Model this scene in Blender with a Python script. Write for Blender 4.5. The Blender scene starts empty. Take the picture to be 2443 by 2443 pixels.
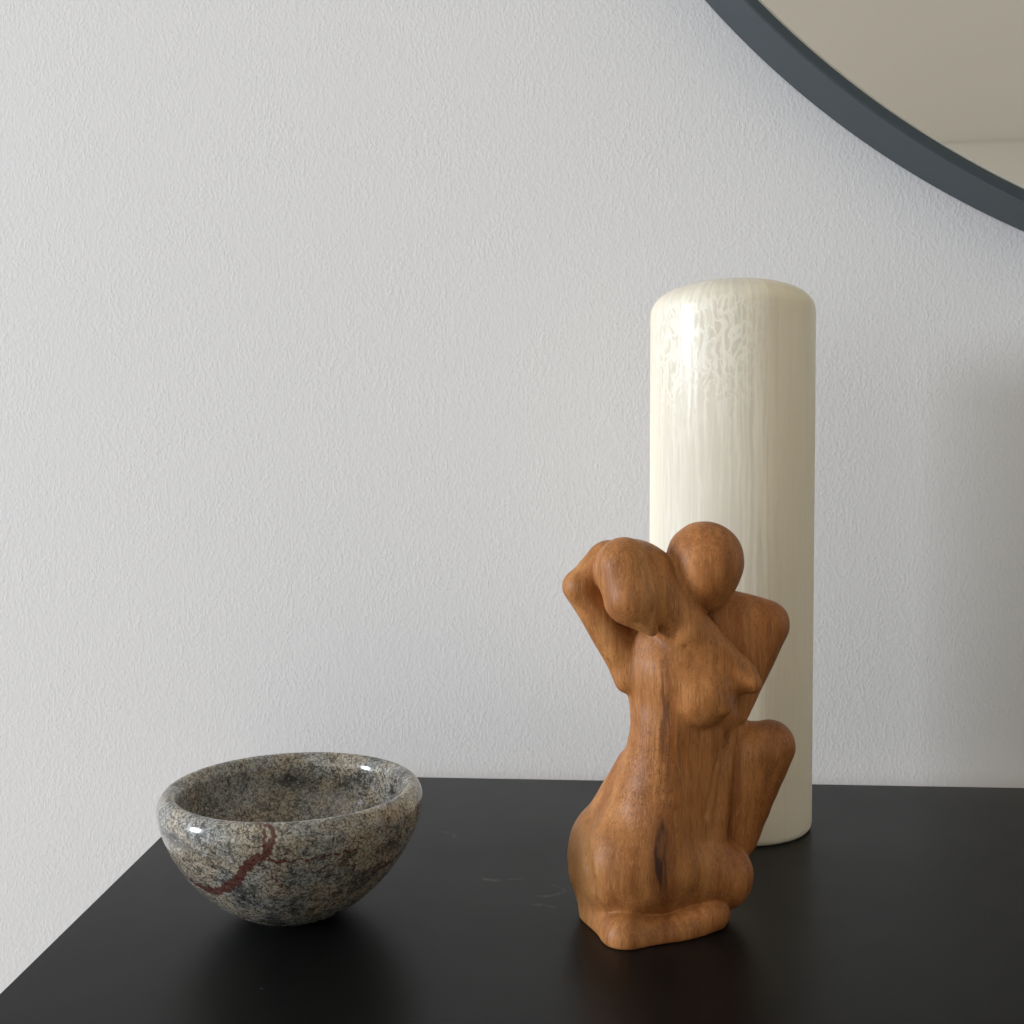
import bpy, bmesh, math
import numpy as np
from math import radians, sin, cos, pi, sqrt
from mathutils import Vector, Matrix

SC = bpy.context.scene
COL = SC.collection

# ------------------------------------------------------------------ camera
EYE = (0.0, 0.0, 0.245)
cd = bpy.data.cameras.new("camera")
cd.sensor_width = 36.0; cd.sensor_height = 36.0
cd.lens = 36.0
cd.clip_start = 0.01; cd.clip_end = 60.0
cam = bpy.data.objects.new("camera", cd)
cam.location = EYE
cam.rotation_euler = (radians(90 - 1.6763), 0, 0)
COL.objects.link(cam)
SC.camera = cam

# ------------------------------------------------------------------ light
w = bpy.data.worlds.new("World"); SC.world = w; w.use_nodes = True
bg = w.node_tree.nodes["Background"]
bg.inputs["Color"].default_value = (1.19, 1.225, 1.26, 1)
bg.inputs["Strength"].default_value = 1.0

ld = bpy.data.lights.new("window_light", 'AREA')
ld.shape = 'RECTANGLE'; ld.size = 1.15; ld.size_y = 1.9
ld.energy = 510.0
ld.color = (0.83, 0.89, 1.0)
lo = bpy.data.objects.new("window_light", ld)
lo.location = (-7.97, -1.66, 1.38)
lo.rotation_euler = (Vector((0.15, 0.80, 0.16)) - lo.location).to_track_quat('-Z', 'Y').to_euler()
COL.objects.link(lo)

SC.view_settings.view_transform = 'Standard'
SC.view_settings.look = 'None'
SC.view_settings.exposure = 0.0
SC.view_settings.gamma = 1.0
SC.cycles.max_bounces = 8

# ------------------------------------------------------------------ helpers
def link(name, me, mat=None, parent=None, loc=(0, 0, 0), rotz=0.0):
    o = bpy.data.objects.new(name, me)
    o.location = loc; o.rotation_euler = (0, 0, rotz)
    if mat: me.materials.append(mat)
    if parent: o.parent = parent
    COL.objects.link(o)
    return o

def smooth(me):
    me.polygons.foreach_set("use_smooth", [True] * len(me.polygons))

def tag(o, label=None, cat=None, kind=None):
    if label: o["label"] = label
    if cat: o["category"] = cat
    if kind: o["kind"] = kind

def lathe(name, prof, seg):
    """surface of revolution; a profile point with r=0 closes the end."""
    V, F, rows = [], [], []
    for r, z in prof:
        if r < 1e-6:
            rows.append([len(V)]); V.append((0, 0, z))
        else:
            b = len(V); rows.append(list(range(b, b + seg)))
            for i in range(seg):
                t = 2 * pi * i / seg
                V.append((r * cos(t), r * sin(t), z))
    for A, B in zip(rows[:-1], rows[1:]):
        for i in range(seg):
            j = (i + 1) % seg
            if len(A) == 1: F.append((A[0], B[j], B[i]))
            elif len(B) == 1: F.append((A[i], A[j], B[0]))
            else: F.append((A[i], A[j], B[j], B[i]))
    me = bpy.data.meshes.new(name)
    me.from_pydata(V, [], F); me.update()
    bm = bmesh.new(); bm.from_mesh(me); bmesh.ops.recalc_face_normals(bm, faces=bm.faces); bm.to_mesh(me); bm.free()
    smooth(me)
    return me

class G:
    """small helper around a node tree"""
    def __init__(s, name):
        s.m = bpy.data.materials.new(name); s.m.use_nodes = True
        s.t = s.m.node_tree; s.N = s.t.nodes; s.L = s.t.links
        s.b = s.N["Principled BSDF"]
        s.tc = s.N.new("ShaderNodeTexCoord")
        s.obj = s.tc.outputs["Object"]
    def put(s, sock, v):
        if isinstance(v, bpy.types.NodeSocket): s.L.new(v, sock)
        else:
            if hasattr(sock.default_value, '__len__') and len(sock.default_value) == 4 and len(v) == 3: v = (*v, 1)
            sock.default_value = v
    def set(s, **k):
        for n, v in k.items(): s.put(s.b.inputs[n.replace('_', ' ')], v)
    def math(s, op, a, b=0.0, c=None, clamp=False):
        n = s.N.new("ShaderNodeMath"); n.operation = op; n.use_clamp = clamp
        s.put(n.inputs[0], a); s.put(n.inputs[1], b)
        if c is not None: s.put(n.inputs[2], c)
        return n.outputs[0]
    def mapv(s, scale=(1, 1, 1), loc=(0, 0, 0), vec=None, rot=(0, 0, 0)):
        n = s.N.new("ShaderNodeMapping"); s.put(n.inputs["Vector"], vec or s.obj)
        n.inputs["Scale"].default_value = scale; n.inputs["Location"].default_value = loc; n.inputs["Rotation"].default_value = rot
        return n.outputs[0]
    def noise(s, vec, scale=1., detail=3., rough=.55, dist=0., color=False):
        n = s.N.new("ShaderNodeTexNoise"); s.put(n.inputs["Vector"], vec)
        n.inputs["Scale"].default_value = scale; n.inputs["Detail"].default_value = detail
        n.inputs["Roughness"].default_value = rough; n.inputs["Distortion"].default_value = dist
        return n.outputs["Color" if color else "Fac"]
    def vor(s, vec, scale=1., feat='F1', rnd=1.):
        n = s.N.new("ShaderNodeTexVoronoi"); s.put(n.inputs["Vector"], vec); n.feature = feat
        n.inputs["Scale"].default_value = scale; n.inputs["Randomness"].default_value = rnd
        return n.outputs
    def ramp(s, f, stops, interp='LINEAR'):
        n = s.N.new("ShaderNodeValToRGB"); s.put(n.inputs[0], f); e = n.color_ramp.elements
        n.color_ramp.interpolation = interp
        while len(e) < len(stops): e.new(0.5)
        for el, (p, c) in zip(e, stops):
            el.position = p; el.color = (*c, 1) if hasattr(c, '__len__') else (c, c, c, 1)
        return n.outputs["Color"]
    def mix(s, f, a, b, mode='MIX'):
        n = s.N.new("ShaderNodeMix"); n.data_type = 'RGBA'; n.blend_type = mode
        s.put(n.inputs["Factor"], f); s.put(n.inputs["A"], a) if False else None
        s.put(n.inputs[6], a); s.put(n.inputs[7], b)
        return n.outputs[2]
    def maprange(s, v, a, b, c=0., d=1., smoothstep=True):
        n = s.N.new("ShaderNodeMapRange"); s.put(n.inputs["Value"], v)
        if smoothstep: n.interpolation_type = 'SMOOTHSTEP'
        for k, x in zip(("From Min", "From Max", "To Min", "To Max"), (a, b, c, d)): s.put(n.inputs[k], x)
        return n.outputs["Result"]
    def xyz(s, vec=None):
        n = s.N.new("ShaderNodeSeparateXYZ"); s.put(n.inputs[0], vec or s.obj); return n.outputs
    def add(s, a, b, op='ADD'):
        n = s.N.new("ShaderNodeVectorMath"); n.operation = op; s.put(n.inputs[0], a); s.put(n.inputs[1], b); return n.outputs[0]
    def attr(s, name):
        n = s.N.new("ShaderNodeAttribute"); n.attribute_name = name; return n.outputs["Fac"]
    def bump(s, h, dist, strength=1., prev=None):
        n = s.N.new("ShaderNodeBump"); s.put(n.inputs["Height"], h)
        n.inputs["Distance"].default_value = dist; n.inputs["Strength"].default_value = strength
        if prev: s.L.new(prev, n.inputs["Normal"])
        return n.outputs[0]

# ------------------------------------------------------------------ materials
def mat_wall():
    g = G("painted_stipple_wall")
    warp = g.noise(g.mapv((90, 90, 70)), 1, 2, color=True)
    v = g.add(g.mapv((1, 1, .72)), g.add(warp, (.002, .002, .002), 'MULTIPLY'))
    n1 = g.noise(v, 430, 1.6, .5)
    n2 = g.noise(v, 620, 1, .5)
    n3 = g.noise(g.mapv((1, 1, 1)), 60, 2, .5)
    spots = g.vor(g.mapv((1, 1, .8)), 22)
    drop = g.maprange(spots["Distance"], .0, .045, 1, 0)
    pick = g.math('GREATER_THAN', g.xyz(spots["Color"])[0], .82)
    drop = g.math('MULTIPLY', drop, pick)
    peaks = g.maprange(n1, .34, .80)
    amt = g.maprange(g.noise(g.mapv(), 16, 3), .35, .68, .72, 1.06)
    h = g.math('MULTIPLY', g.math('ADD', peaks, g.math('MULTIPLY', n2, .35)), amt)
    h = g.math('ADD', g.math('ADD', h, g.math('MULTIPLY', n3, .3)), g.math('MULTIPLY', drop, 1.3))
    cvar = g.noise(g.mapv(), 3.5, 3)
    col = g.mix(cvar, (.800, .796, .796), (.820, .816, .816))
    fleck = g.vor(g.mapv((1, 1, 1), (.3, .1, .2)), 14)
    fk = g.math('MULTIPLY', g.maprange(fleck["Distance"], .0, .022, 1, 0), g.math('GREATER_THAN', g.xyz(fleck["Color"])[1], .86))
    col = g.mix(g.math('MULTIPLY', fk, .75), col, (.20, .17, .14))
    g.set(Base_Color=col, Roughness=.62, Specular_IOR_Level=.3, Normal=g.bump(h, .00017, 1.0))
    return g.m

def mat_plain_paint(name, c):
    g = G(name)
    n = g.noise(g.mapv(), 2.2, 3)
    g.set(Base_Color=g.mix(n, tuple(x * .96 for x in c), c), Roughness=.7)
    return g.m

def arc_mask(g, X, Y, cx, cy, r, wid, px, py, span, nz):
    dx = g.math('SUBTRACT', X, cx); dy = g.math('SUBTRACT', Y, cy)
    d = g.math('SQRT', g.math('ADD', g.math('MULTIPLY', dx, dx), g.math('MULTIPLY', dy, dy)))
    e = g.math('ABSOLUTE', g.math('SUBTRACT', d, r))
    m = g.maprange(e, 0, wid, 1, 0)
    qx = g.math('SUBTRACT', X, px); qy = g.math('SUBTRACT', Y, py)
    q = g.math('SQRT', g.math('ADD', g.math('MULTIPLY', qx, qx), g.math('MULTIPLY', qy, qy)))
    m = g.math('MULTIPLY', m, g.maprange(q, span * .3, span, 1, 0))
    return g.math('MULTIPLY', m, nz)

def mat_table():
    g = G("black_satin_tabletop")
    X, Y, Z = g.xyz()[:3]
    nz = g.maprange(g.noise(g.mapv(), 130, 3, .6), .38, .62)
    nz2 = g.maprange(g.noise(g.mapv((1, 1, 1)), 60, 3, .6), .46, .66)
    arcs = [(-.0075, .6440, .0212, .0034, -.0130, .6250, .012), (.0010, .640, .0150, .0016, .001, .6262, .008),
            (.0150, .6180, .0195, .0026, .0215, .5996, .013), (.0205, .6050, .0110, .0018, .0300, .6110, .010),
            (.0140, .5720, .0150, .0026, .0190, .5855, .009), (-.052, .70, .012, .003, -.044, .705, .012)]
    sm = None
    for a in arcs:
        m = arc_mask(g, X, Y, *a, nz)
        sm = m if sm is None else g.math('MAXIMUM', sm, m)
    dv = g.vor(g.mapv((1, 1, 0)), 42)
    dust = g.math('MULTIPLY', g.maprange(dv["Distance"], .012, .035, 1, 0), g.math('GREATER_THAN', g.xyz(dv["Color"])[0], .70))
    dl = g.vor(g.mapv((1, .18, 0), (.3, .2, 0), rot=(0, 0, .9)), 26)
    lint = g.math('MULTIPLY', g.maprange(dl["Distance"], .006, .02, 1, 0), g.math('GREATER_THAN', g.xyz(dl["Color"])[2], .86))
    dirt = g.math('MULTIPLY', g.math('MAXIMUM', g.math('MULTIPLY', sm, .42), g.math('MAXIMUM', g.math('MULTIPLY', dust, .6), g.math('MULTIPLY', lint, .6))), 1.0)
    cloud = g.noise(g.mapv(), 7, 4, .6)
    base = g.mix(cloud, (.0060, .0064, .0068), (.0085, .0088, .0090))
    col = g.mix(dirt, base, (.22, .22, .21))
    ro = g.math('ADD', g.maprange(cloud, .3, .7, .29, .35), g.math('MULTIPLY', g.noise(g.mapv(), 420, 2), .03))
    ro = g.math('ADD', ro, g.math('MULTIPLY', dirt, .35))
    grain = g.noise(g.mapv(), 1500, 2, .5)
    g.set(Base_Color=col, Roughness=ro, Specular_IOR_Level=.17, Normal=g.bump(grain, .00003, .5))
    return g.m

def mat_frame():
    g = G("slate_grey_lacquer")
    n = g.noise(g.mapv(), 40, 3)
    g.set(Base_Color=g.mix(n, (.040, .054, .061), (.047, .061, .068)), Roughness=.42, Specular_IOR_Level=.4,
          Normal=g.bump(g.noise(g.mapv(), 900, 2), .00004, .5))
    return g.m

def mat_glass():
    g = G("mirror_silvering")
    n = g.noise(g.mapv(), 5, 3)
    g.set(Base_Color=(.95, .94, .92), Metallic=1.0, Roughness=g.maprange(n, .3, .7, .015, .05))
    return g.m

def mat_glass_edge():
    g = G("glass_edge")
    g.set(Base_Color=g.mix(g.noise(g.mapv(), 30, 2), (.62, .62, .55), (.70, .70, .62)), Roughness=.2)
    return g.m

def mat_wood():
    g = G("carved_suar_wood")
    X, Y, Z = g.xyz()[:3]
    wob = g.noise(g.mapv((14, 14, 6)), 1, 2, color=True)
    v = g.add(g.obj, g.add(g.add(wob, (.5, .5, .5), 'SUBTRACT'), (.012, .012, .0), 'MULTIPLY'))
    broad = g.noise(g.mapv((75, 75, 5), vec=v), 1, 3, .55)
    streak = g.noise(g.mapv((330, 330, 13), vec=v), 1, 4, .6)
    fibre = g.noise(g.mapv((1500, 1500, 70), vec=v), 1, 2, .6)
    curl = g.noise(g.mapv((1, 1, .8)), 520, 2.5, .55, 1.6)
    # curly figured band over the lower back
    cz = g.math('MULTIPLY', g.maprange(Z, .045, .075), g.maprange(Z, .135, .105))
    cx_ = g.maprange(X, .006, -.006)
    cmask = g.math('MULTIPLY', g.math('MULTIPLY', cz, cx_), g.maprange(Y, .01, -.005))
    cmask = g.math('MAXIMUM', cmask, g.math('MULTIPLY', g.maprange(Z, .19, .215), .7))
    cmask = g.math('MAXIMUM', cmask, .12)
    col = g.ramp(broad, [(.28, (.255, .094, .027)), (.45, (.380, .148, .044)), (.58, (.470, .196, .060)), (.74, (.585, .272, .096))])
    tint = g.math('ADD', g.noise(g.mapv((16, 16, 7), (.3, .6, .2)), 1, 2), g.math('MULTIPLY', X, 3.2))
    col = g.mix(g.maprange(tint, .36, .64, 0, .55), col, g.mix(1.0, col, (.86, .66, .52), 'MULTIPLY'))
    col = g.mix(g.maprange(streak, .36, .56, .36, 0), col, (.170, .064, .020))
    col = g.mix(g.maprange(fibre, .50, .68, 0, .42), col, (.60, .31, .115))
    col = g.mix(g.math('MULTIPLY', g.maprange(curl, .50, .36), g.math('MULTIPLY', cmask, .62)), col, (.155, .062, .022))
    # pale sapwood on the far left flank
    sap = g.math('MULTIPLY', g.maprange(g.math('ADD', X, g.math('MULTIPLY', g.noise(g.mapv((20, 20, 8)), 1, 2), .014)), -.030, -.044), g.maprange(Z, .10, .05))
    col = g.mix(g.math('MULTIPLY', sap, .35), col, (.50, .27, .10))
    # dark vertical heart line and knot
    nx = g.math('MULTIPLY', g.math('SUBTRACT', g.noise(g.mapv((60, 60, 45)), 1, 3), .5), .008)
    front = g.maprange(Y, .004, -.006)
    def blotch(x0, z0, wx, wz, edge):
        a = g.math('DIVIDE', g.math('SUBTRACT', g.math('ADD', X, nx), x0), wx)
        b = g.math('DIVIDE', g.math('SUBTRACT', Z, z0), wz)
        q = g.math('ADD', g.math('MULTIPLY', a, a), g.math('MULTIPLY', b, b))
        return g.math('MULTIPLY', g.maprange(q, 1, edge, 0, 1), front)
    heart = g.math('MULTIPLY', blotch(-.0050, .125, .0038, .048, .1), g.maprange(streak, .62, .40, .25, 1))
    col = g.mix(g.math('MULTIPLY', heart, .72), col, (.105, .040, .018))
    halo = blotch(-.0085, .046, .0100, .034, .05)
    col = g.mix(g.math('MULTIPLY', halo, .45), col, (.155, .055, .020))
    knot = g.math('MULTIPLY', blotch(-.0077, .0465, .0040, .0225, .35), g.maprange(streak, .66, .44, .35, 1))
    col = g.mix(g.math('MULTIPLY', knot, .85), col, (.030, .014, .012))
    pores = g.maprange(g.noise(g.mapv((1900, 1900, 160), vec=v), 1, 1, .5), .36, .28)
    col = g.mix(g.math('MULTIPLY', pores, .6), col, (.13, .048, .014))
    cracks = g.math('MULTIPLY', g.maprange(g.noise(g.mapv((640, 640, 15), (.2, .4, .1), vec=v), 1, 1.5, .5), .285, .25), g.maprange(g.noise(g.mapv(), 45, 2), .42, .58))
    col = g.mix(g.math('MULTIPLY', cracks, .55), col, (.060, .024, .010))
    h = g.math('ADD', g.math('MULTIPLY', streak, .5), g.math('MULTIPLY', fibre, .22))
    h = g.math('ADD', h, g.math('MULTIPLY', g.math('MULTIPLY', curl, cmask), 1.0))
    h = g.math('SUBTRACT', h, g.math('MULTIPLY', cracks, 1.2))
    nb = g.bump(g.noise(g.mapv(), 90, 2, .5), .0003, .5)
    nb = g.bump(h, .00018, .8, nb)
    ro = g.maprange(streak, .3, .7, .40, .54)
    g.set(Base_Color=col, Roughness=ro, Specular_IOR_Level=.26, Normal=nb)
    return g.m

def mat_marble():
    g = G("polished_brown_marble")
    X, Y, Z = g.xyz()[:3]
    wob = g.noise(g.mapv(), 42, 3, .6, color=True)
    v = g.add(g.obj, g.add(g.add(wob, (.5, .5, .5), 'SUBTRACT'), (.009, .009, .009), 'MULTIPLY'))
    zone = g.noise(g.mapv((1, 1, 1.2), (.21, .13, .07), vec=v), 32, 3, .6)
    fine = g.noise(g.mapv((1, 1, 1), vec=v), 620, 5, .75, .1)
    mid = g.noise(g.mapv((1, 1, 1), (.4, .1, .3), vec=v), 135, 4, .62, .6)
    ridged = g.math('ABSOLUTE', g.math('SUBTRACT', g.noise(g.mapv((1, 1, 1), (.7, .2, .5), vec=v), 230, 3, .6, 1.0), .5))
    cold = g.ramp(fine, [(.34, (.045, .049, .048)), (.45, (.205, .206, .190)), (.53, (.365, .360, .325)), (.66, (.540, .525, .465))])
    warm = g.ramp(fine, [(.36, (.040, .032, .022)), (.44, (.225, .188, .138)), (.52, (.43, .37, .275)), (.66, (.550, .480, .365))])
    col = g.mix(g.maprange(zone, .43, .57), cold, warm)
    cloud = g.noise(g.mapv((1, 1, 1.3), (.55, .35, .75), vec=v), 46, 4, .62, .5)
    col = g.mix(g.maprange(cloud, .48, .34, 0, .78), col, (.062, .066, .062))
    col = g.mix(g.maprange(cloud, .56, .72, 0, .45), col, g.mix(g.maprange(zone, .43, .57), (.36, .36, .33), (.46, .38, .26)))
    col = g.mix(g.maprange(mid, .50, .33, 0, .72), col, (.030, .030, .027))
    col = g.mix(g.maprange(ridged, .030, .0, 0, .72), col, (.018, .017, .015))
    big = g.math('ABSOLUTE', g.math('SUBTRACT', g.noise(g.mapv((1, 1, 1.6), (.15, .55, .25), vec=v), 48, 3, .55, .6), .5))
    col = g.mix(g.maprange(big, .014, .0, 0, .75), col, (.035, .022, .018))
    grain = g.vor(g.mapv((1, 1, 1.3), vec=v), 700)
    gsel = g.xyz(grain['Color'])
    col = g.mix(g.math('MULTIPLY', g.math('GREATER_THAN', gsel[0], .80), g.maprange(grain['Distance'], .55, .35, 0, .55)), col, (.52, .50, .43))
    col = g.mix(g.math('MULTIPLY', g.math('GREATER_THAN', gsel[1], .84), g.maprange(grain['Distance'], .55, .35, 0, .7)), col, (.022, .022, .022))
    vein = g.attr("vein")
    vn = g.math('ADD', vein, g.math('MULTIPLY', g.math('SUBTRACT', g.noise(g.mapv(), 330, 3, .65), .5), .45))
    vm = g.maprange(vn, .44, .60)
    vcol = g.mix(g.maprange(fine, .35, .62), (.058, .017, .014), (.135, .048, .036))
    col = g.mix(g.math('MULTIPLY', vm, .92), col, vcol)
    g.set(Base_Color=col, Roughness=g.maprange(fine, .3, .7, .13, .20), Specular_IOR_Level=.55,
          Normal=g.bump(g.noise(g.mapv(), 60, 2), .0004, .25))
    return g.m

def mat_vase():
    g = G("milky_cream_resin")
    X, Y, Z = g.xyz()[:3]
    ang = g.math('ARCTAN2', X, g.math('MULTIPLY', Y, -1))           # 0 faces the front, negative to the left
    cmb = g.N.new("ShaderNodeCombineXYZ")
    g.put(cmb.inputs[0], g.math('MULTIPLY', ang, .056)); g.put(cmb.inputs[1], Z); g.put(cmb.inputs[2], g.math('MULTIPLY', g.math('ADD', X, Y), .25))
    uv = cmb.outputs[0]
    wob = g.noise(g.mapv((55, 34, 55), vec=uv), 1, 3, .6, color=True)
    v = g.add(uv, g.add(g.add(wob, (.5, .5, .5), 'SUBTRACT'), (.016, .055, 0), 'MULTIPLY'))
    runs = g.noise(g.mapv((300, 16, 60), vec=v), 1, 4, .6)
    wob2 = g.noise(g.mapv((140, 22, 55), (2, 5, 1), vec=uv), 1, 3, .6, color=True)
    v2 = g.add(uv, g.add(g.add(wob2, (.5, .5, .5), 'SUBTRACT'), (.0055, .04, 0), 'MULTIPLY'))
    runs = g.noise(g.mapv((330, 9, 60), vec=v2), 1, 4, .65)
    thin = g.noise(g.mapv((700, 26, 60), vec=uv), 1, 3, .6)
    cells = g.vor(g.mapv((270, 95, 40), vec=v), 1, 'DISTANCE_TO_EDGE')["Distance"]
    cells2 = g.vor(g.mapv((230, 15, 40), (3.1, .7, 0), vec=v2), 1, 'DISTANCE_TO_EDGE')["Distance"]
    # milky bloom: strongest on the left front, running down from the shoulder
    side = g.math('MULTIPLY', g.maprange(ang, -1.7, -.95), g.maprange(g.math('ADD', ang, g.math('MULTIPLY', g.math('SUBTRACT', runs, .5), 1.2)), .42, -.30))
    drop = g.maprange(g.math('ADD', Z, g.math('MULTIPLY', g.math('SUBTRACT', runs, .5), .16)), .20, .315)
    leftrun = g.math('MULTIPLY', g.maprange(ang, -.35, -.60), g.maprange(Z, .06, .20))
    bloom = g.math('MAXIMUM', g.math('MULTIPLY', side, drop), g.math('MULTIPLY', g.math('MULTIPLY', side, leftrun), .9))
    edge = g.math('MULTIPLY', g.maprange(cells, .17, .03), g.maprange(g.math('ADD', Z, g.math('MULTIPLY', g.math('SUBTRACT', runs, .5), .14)), .255, .345))
    edge = g.math('MULTIPLY', edge, g.maprange(Z, .375, .362))
    edge2 = g.math('MULTIPLY', g.maprange(cells2, .13, .02), g.maprange(Z, .34, .27))
    web = g.math('MAXIMUM', edge, g.math('MULTIPLY', edge2, .38))
    base = g.mix(g.maprange(runs, .35, .65), (.92, .815, .625), (.94, .85, .67))
    top = g.maprange(Z, .345, .385)
    base = g.mix(g.math('MULTIPLY', top, .5), base, (.86, .78, .55))
    milk = g.mix(g.maprange(thin, .38, .62), (.80, .750, .610), (.90, .870, .745))
    base = g.mix(g.math('MULTIPLY', side, g.maprange(Z, .02, .16, .2, .85)), base, (.66, .615, .505))
    col = g.mix(g.math('MULTIPLY', bloom, g.maprange(runs, .42, .66, .0, g.maprange(Z, .18, .33, .34, .66))), base, milk)
    col = g.mix(g.math('MULTIPLY', g.math('MULTIPLY', bloom, web), .62), col, (.94, .915, .79))
    holes = g.math('MULTIPLY', g.math('MULTIPLY', g.maprange(cells, .22, .36), g.maprange(Z, .28, .325)), g.maprange(Z, .37, .355))
    hm = g.math('MULTIPLY', g.math('MULTIPLY', holes, side), g.maprange(runs, .40, .55))
    col = g.mix(g.math('MULTIPLY', hm, .45), col, (.56, .50, .375))
    g.set(Base_Color=col, Roughness=g.maprange(g.math('ADD', Z, g.math('MULTIPLY', g.math('SUBTRACT', runs, .5), .12)), .24, .35, .62, .33), Specular_IOR_Level=.36,
          Normal=g.bump(g.math('ADD', runs, g.math('MULTIPLY', web, .2)), .0003, .35))
    g.b.inputs["Subsurface Weight"].default_value = .25
    g.b.inputs["Subsurface Radius"].default_value = (1.0, .75, .45)
    g.b.inputs["Subsurface Scale"].default_value = .008
    return g.m

M_WALL = mat_wall(); M_TABLE = mat_table(); M_FRAME = mat_frame(); M_GLASS = mat_glass(); M_EDGE = mat_glass_edge()
M_WOOD = mat_wood(); M_MARBLE = mat_marble(); M_VASE = mat_vase()
M_ROOM = mat_plain_paint("room_paint", (.72, .685, .605)); M_CEIL = mat_plain_paint("ceiling_paint", (.83, .80, .73))

# ------------------------------------------------------------------ the room: wall, what the mirror sees, added unseen planes shaping the light
T = Vector((0.99810722, -0.06149774, 0))            # along the wall, to the right
NRM = Vector((-0.06149774, -0.99810722, 0))         # out of the wall
YAW = math.atan2(T.y, T.x)
WALL0 = Vector((-0.23868, 0.90467, 0))              # a point of the wall surface, at table height

def box_mesh(name, lo, hi, bevel=0.0, seg=3):
    bm = bmesh.new()
    bmesh.ops.create_cube(bm, size=1)
    for v in bm.verts:
        v.co = Vector([lo[i] + (v.co[i] + .5) * (hi[i] - lo[i]) for i in range(3)])
    if bevel: bmesh.ops.bevel(bm, geom=list(bm.edges), offset=bevel, segments=seg, affect='EDGES')
    me = bpy.data.meshes.new(name); bm.to_mesh(me); bm.free()
    return me

wall = link("wall", box_mesh("wall", (-3.2, 0, -1.0), (3.4, .12, 2.15)), M_WALL, None, WALL0, YAW)
tag(wall, "white stippled plaster wall behind the black table", kind="structure")
opp = link("opposite_wall", box_mesh("opposite_wall", (-3.2, -.12, -1.0), (4.4, 0, 2.15)), M_ROOM, None, (0, -4.40, 0), 0)
tag(opp, "plain cream wall seen only in the mirror", kind="structure")
side = link("added_side_wall", box_mesh("added_side_wall", (3.0, -4.4, -.97), (3.12, .75, 2.15)), M_ROOM)  # added out of view to hold back ambient light from the right
tag(side, "added cream wall plane, out of view, dimming light from the right", kind="structure")
added_floor = link("added_floor", box_mesh("added_floor", (-3.3, -4.4, -1.0), (3.0, .70, -.96)), mat_plain_paint("added_floor_paint", (.42, .35, .27)))  # added out of view so less ambient light comes up from below
tag(added_floor, "added brown ground plane, out of view, dimming light from below", kind="structure")
ceil = link("ceiling", box_mesh("ceiling", (-3.4, -4.7, 2.154), (4.6, 1.5, 2.25)), M_CEIL)
tag(ceil, "pale ceiling seen only in the mirror", kind="structure")

# ------------------------------------------------------------------ black table
def table_mesh():
    q = [(-.2418, .8548), (.4107, .8146)]
    ux, uy = T.x, T.y
    right = (q[0][0] + ux * 1.45, q[0][1] + uy * 1.45)
    dl = Vector((-.2462 + .2418, .4855 - .8548)).normalized()
    fl = (q[0][0] + dl.x * .72, q[0][1] + dl.y * .72)
    fr = (right[0] + dl.x * .72, right[1] + dl.y * .72)
    bm = bmesh.new()
    top = [bm.verts.new((x, y, 0)) for x, y in (q[0], fl, fr, right)]
    bot = [bm.verts.new((v.co.x, v.co.y, -.036)) for v in top]
    bm.faces.new(top); bm.faces.new(bot[::-1])
    for i in range(4):
        j = (i + 1) % 4
        bm.faces.new((top[j], top[i], bot[i], bot[j]))
    bmesh.ops.recalc_face_normals(bm, faces=bm.faces)
    bmesh.ops.bevel(bm, geom=list(bm.edges), offset=.0012, segments=2, affect='EDGES')
    me = bpy.data.meshes.new("table"); bm.to_mesh(me); bm.free()
    return me
table = link("table", table_mesh(), M_TABLE)
tag(table, "black satin table top carrying the bowl, figure and vase", "table")

# ------------------------------------------------------------------ round mirror
MC = WALL0 + T * .9951 + Vector((0, 0, 1.1683))    # centre, on the wall
mirror = bpy.data.objects.new("round_mirror", None)
mirror.location = MC; mirror.rotation_euler = (0, 0, YAW); COL.objects.link(mirror)
tag(mirror, "large round wall mirror in a deep slate grey frame", "mirror")
def ring_mesh(name, prof, seg=360):
    """prof: closed loop of (radius, distance out of the wall)"""
    V, F = [], []
    n = len(prof)
    for i in range(seg):
        t = 2 * pi * i / seg
        for r, d in prof: V.append((r * cos(t), -d, r * sin(t)))
    for i in range(seg):
        for k in range(n):
            a, b = i * n + k, i * n + (k + 1) % n
            c, e = ((i + 1) % seg) * n + (k + 1) % n, ((i + 1) % seg) * n + k
            F.append((a, b, c, e))
    me = bpy.data.meshes.new(name); me.from_pydata(V, [], F)
    bm = bmesh.new(); bm.from_mesh(me); bmesh.ops.recalc_face_normals(bm, faces=bm.faces); bm.to_mesh(me); bm.free()
    return me
RO, DM = .7858, .0535
fr = ring_mesh("frame", [(RO, .002), (RO - .0014, DM - .0012), (RO - .0020, DM - .0003), (RO - .0030, DM), (.7772, DM), (.7764, DM - .0006), (.7762, DM - .012), (.767, DM - .012), (.767, .002)])
fo = link("frame", fr, M_FRAME, mirror)
# flat-shaded profile, round along the ring
ge = link("glass_edge", ring_mesh("glass_edge", [(.7760, DM - .0045), (.7754, DM - .0026), (.7750, DM - .0024), (.7738, DM - .0025), (.7738, DM - .006), (.7760, DM - .006)]), M_EDGE, mirror)
ge["label"] = "thin pale polished rim of the mirror glass"
def disc(name, r, d, seg=360):
    V = [(r * cos(2 * pi * i / seg), -d, r * sin(2 * pi * i / seg)) for i in range(seg)]
    V += [(x, y + .003, z) for x, y, z in V]
    F = [tuple(range(seg)), tuple(range(2 * seg - 1, seg - 1, -1))] + [(i, seg + i, seg + (i + 1) % seg, (i + 1) % seg) for i in range(seg)]
    me = bpy.data.meshes.new(name); me.from_pydata(V, [], F)
    bm = bmesh.new(); bm.from_mesh(me); bmesh.ops.recalc_face_normals(bm, faces=bm.faces); bm.to_mesh(me); bm.free()
    return me
gl = link("glass", disc("glass", .7737, DM - .0030), M_GLASS, mirror)

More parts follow.
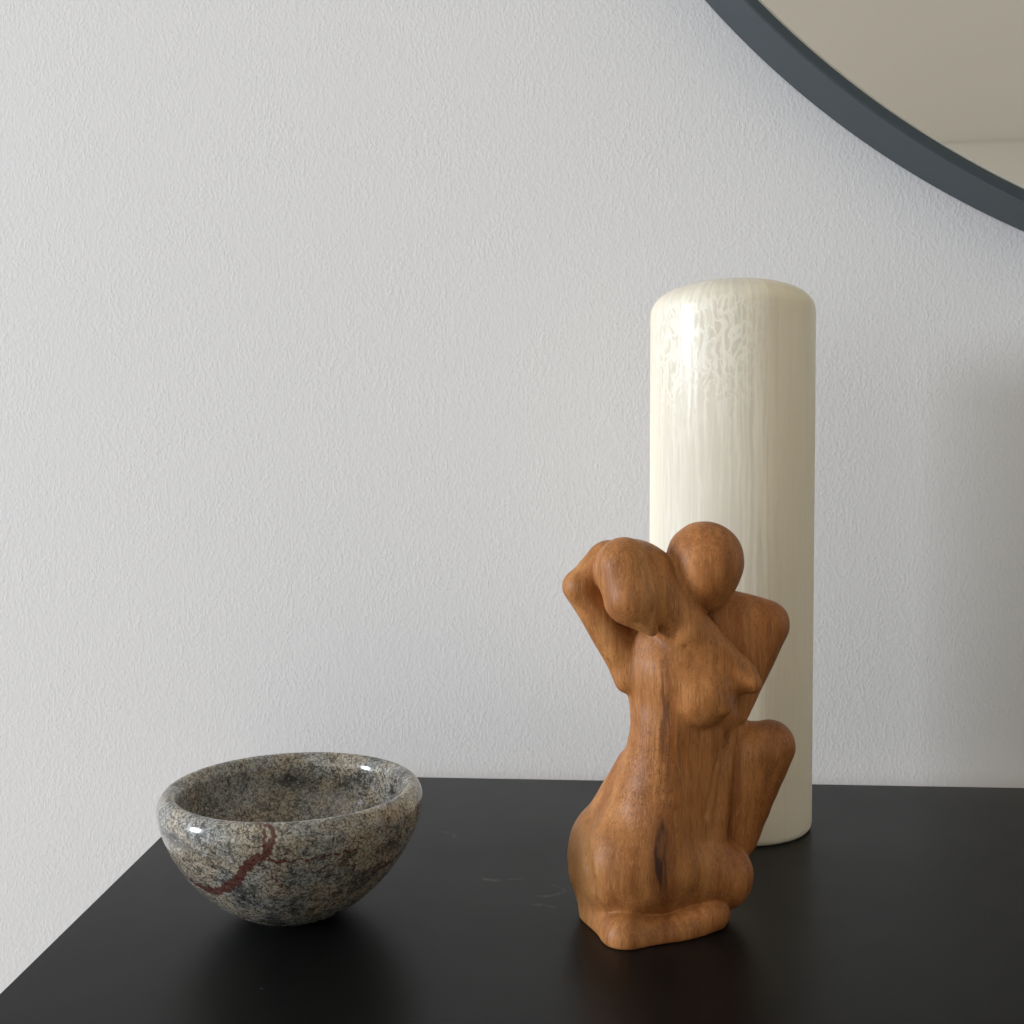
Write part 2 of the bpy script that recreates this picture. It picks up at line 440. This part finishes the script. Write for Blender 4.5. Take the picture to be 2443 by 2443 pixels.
# ------------------------------------------------------------------ tall cream vase
def vase_profile():
    R, H, b, n = .0578, .3872, .0250, 2.5
    p = [(0, 0), (R - .004, 0), (R - .0016, .0006), (R - .0004, .0022), (R, .005)]
    p += [(R, z) for z in np.linspace(.02, H - b, 24)]
    for s in np.linspace(.03, 1, 40):
        r = R * (1 - s ** 2.2)
        if r < .012: break
        p.append((r, H - b + b * max(0, 1 - (r / R) ** n) ** (1 / n)))
    r, z = p[-1]
    p += [(r - .002, z - .0006), (r - .003, z - .004), (r - .003, z - .03), (0, z - .032)]
    return p
vase = link("vase", lathe("vase", vase_profile(), 200), M_VASE, None, (.1574, .7366, .0), 0)
tag(vase, "tall cream cylindrical vase with milky drips, behind the wooden figure", "vase")

# ------------------------------------------------------------------ marble bowl
BOWL = (-.12484, .57899)
def bowl_mesh():
    R, rf, n, zw, lh, lip = .07368, .01711, 1.58563, .06382, .00942, .0062
    p = [(0, .0022), (rf - .004, .0020), (rf - .001, 0), (rf + .004, .0)]
    for s in np.concatenate([np.linspace(.004, .2, 26), np.linspace(.22, 1, 62)]):
        r = rf + (R - rf) * (1 - (1 - s) ** n) ** (1 / n)
        if r > rf + .0045: p.append((r, s * zw))
    for t in np.linspace(0, pi, 30)[1:]:
        p.append((R - lip + lip * cos(t), zw + lh * sin(t)))
    ri = R - 2 * lip
    for s in np.linspace(0, 1, 40)[1:]:
        a = s * pi / 2
        p.append((ri * cos(a) ** .85 if s < 1 else 0, zw - (zw - .012) * sin(a)))
    me = lathe("bowl", p, 800)
    co = np.empty(len(me.vertices) * 3, np.float32); me.vertices.foreach_get("co", co); co = co.reshape(-1, 3)
    VE = [
        ([(-0.0541, -0.0372, 0.0396, 0.00048), (-0.0447, -0.0435, 0.0341, 0.00095), (-0.0363, -0.0495, 0.0327, 0.00159), (-0.0291, -0.0543, 0.033, 0.00214), (-0.0219, -0.06, 0.0367, 0.00222), (-0.0156, -0.0651, 0.0422, 0.00238), (-0.0106, -0.069, 0.0485, 0.00222), (-0.0068, -0.0714, 0.0541, 0.00206), (-0.0026, -0.0726, 0.0574, 0.0019), (0.0018, -0.0729, 0.059, 0.00159)] , 1.0),
        ([(0.0018, -0.0729, 0.059, 0.00175), (0.0039, -0.0735, 0.0636, 0.00111), (0.0055, -0.0726, 0.068, 0.00071), (0.0048, -0.0708, 0.0713, 0.00063), (0.0014, -0.069, 0.0729, 0.00056), (-0.0044, -0.0678, 0.0731, 0.0004)] , 1.0),
        ([(0.0016, -0.0729, 0.0594, 0.00111), (0.0009, -0.0735, 0.066, 0.00071), (0.0011, -0.072, 0.0702, 0.00048), (-0.0008, -0.0696, 0.0725, 0.00032)] , 0.9),
        ([(0.0028, -0.072, 0.0556, 0.00063), (0.0119, -0.0711, 0.055, 0.0004), (0.0231, -0.0681, 0.0551, 0.0004), (0.0341, -0.0636, 0.056, 0.00032), (0.045, -0.0564, 0.0554, 0.00024)] , 0.8),
        ([(0.0505, -0.0384, 0.0358, 0.00206), (0.055, -0.0348, 0.0387, 0.0027), (0.0606, -0.0246, 0.0391, 0.00238), (0.0664, -0.0147, 0.0442, 0.0019)] , 0.62),
        ([(0.0043, -0.0687, 0.046, 0.0004), (0.0082, -0.0654, 0.0403, 0.00032)] , 0.8),
        ([(0.0307, -0.0474, 0.026, 0.00032), (0.028, -0.0321, 0.0121, 0.00032)] , 0.5),
    ]
    val = np.zeros(len(co), np.float32)
    # a little wander so that the vein edges are not smooth
    wob = co + (.0005) * np.sin(co[:, [1, 2, 0]] * 900 + 1.3) + (.0005) * np.sin(co[:, [2, 0, 1]] * 2100)
    for pts, st in VE:
        for A, B in zip(pts[:-1], pts[1:]):
            a, b = np.array(A[:3]), np.array(B[:3]); ba = b - a
            t = np.clip(((wob - a) @ ba) / (ba @ ba), 0, 1)
            d = np.linalg.norm(wob - a - t[:, None] * ba, axis=1)
            wd = (A[3] + (B[3] - A[3]) * t) * .8 + .0004
            val = np.maximum(val, st * np.clip(1.15 - d / (2 * wd), 0, 1))
    at = me.attributes.new("vein", 'FLOAT', 'POINT'); at.data.foreach_set("value", val.astype(np.float32))
    return me
bowl = link("bowl", bowl_mesh(), M_MARBLE, None, (BOWL[0], BOWL[1], 0), 0)
tag(bowl, "polished brown and grey marble bowl with a maroon vein", "bowl")

# ------------------------------------------------------------------ carved wooden figure: one solid, cut from an implicit form
PRIMS = [
    ('cone', 0.0000, (-0.0099, 0.0132, 0.0346), (-0.0019, 0.0057, 0.1108), 0.0319, 0.0175),
    ('cone', 0.0091, (-0.0019, 0.0057, 0.1108), (0.0021, 0.0178, 0.1502), 0.0182, 0.0278),
    ('cone', 0.0077, (0.0117, 0.0091, 0.1053), (0.0051, 0.0102, 0.0556), 0.0182, 0.0196),
    ('cone', 0.0023, (0.0374, 0.0216, 0.1034), (0.0277, 0.025, 0.0506), 0.0114, 0.0137),
    ('cone', 0.0016, (0.034, 0.0114, 0.1071), (0.0227, 0.0091, 0.0512), 0.005, 0.0096),
    ('ell', 0.0023, (-0.0312, 0.0239, 0.0336), (0.0241, 0.0239, 0.0291), 0.0, 0.0),
    ('cone', 0.0027, (-0.0296, 0.0239, 0.045), (-0.0154, 0.0171, 0.0831), 0.0187, 0.0137),
    ('cone', 0.0091, (-0.0328, 0.0193, 0.0225), (-0.0333, 0.0137, 0.0032), 0.0209, 0.015),
    ('ell', 0.0137, (-0.0247, 0.0023, 0.0345), (0.0246, 0.0228, 0.0291), 0.0, 0.0),
    ('cone', 0.0077, (0.0039, 0.0077, 0.0348), (0.0282, 0.015, 0.0246), 0.0228, 0.0203),
    ('cone', 0.0014, (0.0481, 0.0193, 0.0937), (0.0383, 0.0239, 0.0438), 0.0159, 0.0137),
    ('cone', 0.0050, (0.0594, 0.0216, 0.0958), (0.0425, 0.0246, 0.0423), 0.0141, 0.0105),
    ('cone', 0.0014, (-0.027, -0.015, 0.0025), (-0.0016, -0.0077, 0.0004), 0.0118, 0.0107),
    ('cone', 0.0009, (-0.0016, -0.0077, 0.0004), (0.0223, 0.0, 0.0088), 0.0107, 0.0098),
    ('cone', 0.0023, (0.0227, 0.0018, 0.0078), (0.0267, 0.0114, 0.0049), 0.0096, 0.0086),
    ('cone', 0.0068, (-0.027, -0.015, 0.0025), (-0.0356, 0.0137, -0.0004), 0.0118, 0.0127),
    ('tri', 0.0018, (0.0263, 0.0216, 0.1727), (0.0555, 0.0205, 0.165), (0.0341, 0.0178, 0.121), 0.0139),
    ('ell', 0.0036, (0.0228, 0.0141, 0.1178), (0.0187, 0.0159, 0.0123), -0.3, 0.0),
    ('cone', 0.0032, (-0.0336, 0.0114, 0.2003), (-0.0501, 0.0068, 0.1875), 0.0125, 0.0082),
    ('cone', 0.0055, (-0.0497, 0.0068, 0.1873), (-0.0223, 0.0109, 0.1448), 0.0091, 0.0114),
    ('tri', 0.0046, (-0.032, 0.02, 0.193), (-0.0441, 0.0168, 0.1834), (-0.0168, 0.0178, 0.1412), 0.0096),
    ('ell', 0.0059, (-0.0243, 0.0096, 0.1375), (0.0066, 0.0091, 0.0091), 0.0, 0.0),
    ('ell', 0.0016, (-0.0203, 0.0, 0.1948), (0.0223, 0.0187, 0.0191), -0.3, 0.0),
    ('cone', 0.0027, (-0.0269, -0.0082, 0.1992), (-0.0238, -0.0132, 0.1831), 0.0162, 0.0146),
    ('cone', 0.0020, (-0.0238, -0.0132, 0.1831), (-0.013, -0.0159, 0.1663), 0.0143, 0.003),
    ('cone', 0.0055, (-0.0121, -0.0023, 0.1909), (0.0065, -0.0034, 0.1656), 0.0164, 0.0137),
    ('cone', 0.0027, (0.0065, -0.0034, 0.1656), (0.0382, -0.0023, 0.1393), 0.0137, 0.0082),
    ('cone', 0.0027, (0.0329, 0.0005, 0.1407), (0.0418, -0.0073, 0.1364), 0.0118, 0.0055),
    ('ell', 0.0007, (0.0179, 0.0018, 0.202), (0.0212, 0.0209, 0.0216), 0.0, 0.0),
    ('cone', 0.0036, (0.0165, 0.0005, 0.1959), (0.0195, 0.0011, 0.1865), 0.0196, 0.0125),
    ('cone', 0.0091, (0.0019, 0.0073, 0.1408), (0.0151, -0.0018, 0.1305), 0.0228, 0.0178),
    ('cone', 0.0032, (0.015, -0.0023, 0.1306), (0.0268, -0.0159, 0.1243), 0.0182, 0.0023),
    ('-cone', 0.0018, (0.0302, 0.0052, 0.1039), (0.025, -0.0039, 0.085), 0.0023, 0.0034),
    ('-cone', 0.0018, (0.025, -0.0039, 0.085), (0.0196, -0.0066, 0.0642), 0.0034, 0.0028),
    ('-cone', 0.0023, (-0.0422, 0.0166, 0.0722), (-0.0474, 0.0115, 0.0609), 0.0059, 0.0068),
    ('-cone', 0.0023, (-0.0474, 0.0115, 0.0609), (-0.052, -0.002, 0.05), 0.0068, 0.0068),
    ('-cone', 0.0023, (-0.052, -0.002, 0.05), (-0.0504, -0.0133, 0.0351), 0.0068, 0.0068),
    ('-cone', 0.0023, (-0.0504, -0.0133, 0.0351), (-0.0425, -0.0174, 0.0211), 0.0068, 0.0058),
    ('-cone', 0.0007, (0.005, -0.0163, 0.1571), (0.006, -0.0156, 0.1563), 0.002, 0.0014),
]
def smin(a, b, k):
    if k <= 0: return np.minimum(a, b)
    h = np.maximum(k - np.abs(a - b), 0) / k
    return np.minimum(a, b) - h * h * h * k / 6
def d_cone(p, a, b, ra, rb):
    a, b = np.array(a), np.array(b)
    ba = b - a; l2 = ba @ ba; rr = ra - rb; a2 = l2 - rr * rr; il2 = 1 / l2
    pa = p - a; y = pa @ ba; z = y - l2
    w_ = pa * l2 - y[..., None] * ba; x2 = (w_ * w_).sum(-1)
    y2 = y * y * l2; z2 = z * z * l2; k = np.sign(rr) * rr * rr * x2
    d = (np.sqrt(x2 * a2 * il2) + y * rr) * il2 - ra
    d = np.where(np.sign(z) * a2 * z2 > k, np.sqrt(x2 + z2) * il2 - rb, d)
    return np.where(np.sign(y) * a2 * y2 < k, np.sqrt(x2 + y2) * il2 - ra, d)
def d_ell(p, c, r, rot=0., yaw=0.):
    q = p - np.array(c); r = np.array(r)
    if rot:
        s, co = sin(rot), cos(rot)
        q = np.stack([q[..., 0] * co + q[..., 2] * s, q[..., 1], -q[..., 0] * s + q[..., 2] * co], -1)
    k0 = np.sqrt(((q / r) ** 2).sum(-1)); k1 = np.sqrt(((q / (r * r)) ** 2).sum(-1))
    return k0 * (k0 - 1) / np.maximum(k1, 1e-9)
def d_tri(p, a, b, c, r):
    a, b, c = map(np.array, (a, b, c))
    ba = b - a; cb = c - b; ac = a - c; pa = p - a; pb = p - b; pc = p - c; n = np.cross(ba, ac)
    def seg(e, q):
        t = np.clip((q @ e) / (e @ e), 0, 1); w_ = q - t[..., None] * e; return (w_ * w_).sum(-1)
    s = np.sign(pa @ np.cross(ba, n)) + np.sign(pb @ np.cross(cb, n)) + np.sign(pc @ np.cross(ac, n))
    e = np.minimum(np.minimum(seg(ba, pa), seg(cb, pb)), seg(ac, pc))
    return np.sqrt(np.where(s < 2, e, (pa @ n) ** 2 / (n @ n))) - r
FN = {'cone': d_cone, 'ell': d_ell, 'tri': d_tri}
def carve(p):
    d = None
    for k, kk, *a in PRIMS:
        e = FN[k.strip('-')](p, *a)
        d = e if d is None else (-smin(-d, e, kk) if k[0] == '-' else smin(d, e, kk))
    # hand-tool unevenness, then the flat sawn base
    X, Y, Z = p[..., 0], p[..., 1], p[..., 2]
    d = d + .00018 * np.sin(X * 210 + 2 * np.sin(Z * 120)) * np.sin(Z * 170 + Y * 150) + .00008 * np.sin(X * 430 + Z * 390 + 1.7) * np.sin(Y * 400)
    return -smin(-d, Z, .0018)

def surface_net(fn, lo, hi, h):
    n = np.ceil((np.array(hi) - lo) / h).astype(int) + 1
    ax = [lo[i] + h * np.arange(n[i]) for i in range(3)]
    D = np.empty(n, np.float64)
    for k in range(0, n[2], 24):
        Zs = ax[2][k:k + 24]
        P = np.stack(np.meshgrid(ax[0], ax[1], Zs, indexing='ij'), -1)
        D[:, :, k:k + 24] = fn(P)
    ins = D < 0
    c8 = [(i, j, k) for i in (0, 1) for j in (0, 1) for k in (0, 1)]
    sl = lambda A, o: A[o[0]:n[0] - 1 + o[0], o[1]:n[1] - 1 + o[1], o[2]:n[2] - 1 + o[2]]
    cnt = sum(sl(ins, o).astype(np.int8) for o in c8)
    cell = (cnt > 0) & (cnt < 8)
    idx = -np.ones(cell.shape, np.int64); ids = np.argwhere(cell); idx[cell] = np.arange(len(ids))
    acc = np.zeros((len(ids), 3)); num = np.zeros(len(ids))
    for o in c8:
        for a in range(3):
            if o[a]: continue
            o2 = list(o); o2[a] = 1
            d0 = D[tuple((ids + o).T)]; d1 = D[tuple((ids + o2).T)]
            m = (d0 < 0) != (d1 < 0)
            t = np.where(m, d0 / np.where(m, d0 - d1, 1), 0)
            pt = np.array(o, float)[None].repeat(len(ids), 0); pt[:, a] = t
            acc += pt * m[:, None]; num += m
    V = np.array(lo) + h * (ids + acc / num[:, None])
    F = []
    for a in range(3):
        b, c = (a + 1) % 3, (a + 2) % 3
        s0 = [slice(None)] * 3; s1 = [slice(None)] * 3
        s0[a] = slice(0, n[a] - 1); s1[a] = slice(1, n[a])
        e = np.argwhere(ins[tuple(s0)] != ins[tuple(s1)])
        e = e[(e[:, b] > 0) & (e[:, c] > 0) & (e[:, b] < n[b] - 1) & (e[:, c] < n[c] - 1)]
        flip = ins[tuple(e.T)]
        def at(db, dc):
            q = e.copy(); q[:, b] -= db; q[:, c] -= dc; return idx[tuple(q.T)]
        Q = np.stack([at(1, 1), at(0, 1), at(0, 0), at(1, 0)], 1)
        Q[~flip] = Q[~flip][:, ::-1]
        F.append(Q)
    return V, np.concatenate(F)
V, F = surface_net(carve, (-.066, -.050, -.004), (.078, .062, .232), .00115)
for _ in range(3):                                   # settle the vertices on the form
    g_ = np.zeros_like(V); ep = 3e-4
    for k in range(3):
        e_ = np.zeros(3); e_[k] = ep
        g_[:, k] = (carve(V + e_) - carve(V - e_)) / (2 * ep)
    V = V - .8 * (carve(V) / np.maximum((g_ * g_).sum(1), .05))[:, None] * g_
V[:, 2] = np.maximum(V[:, 2], 0)
me = bpy.data.meshes.new("wooden_figure")
me.from_pydata(V.tolist(), [], F.tolist()); me.update(); smooth(me)
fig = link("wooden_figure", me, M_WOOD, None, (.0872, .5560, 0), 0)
tag(fig, "abstract carved wooden figure, kneeling with raised arms, in front of vase", "sculpture")
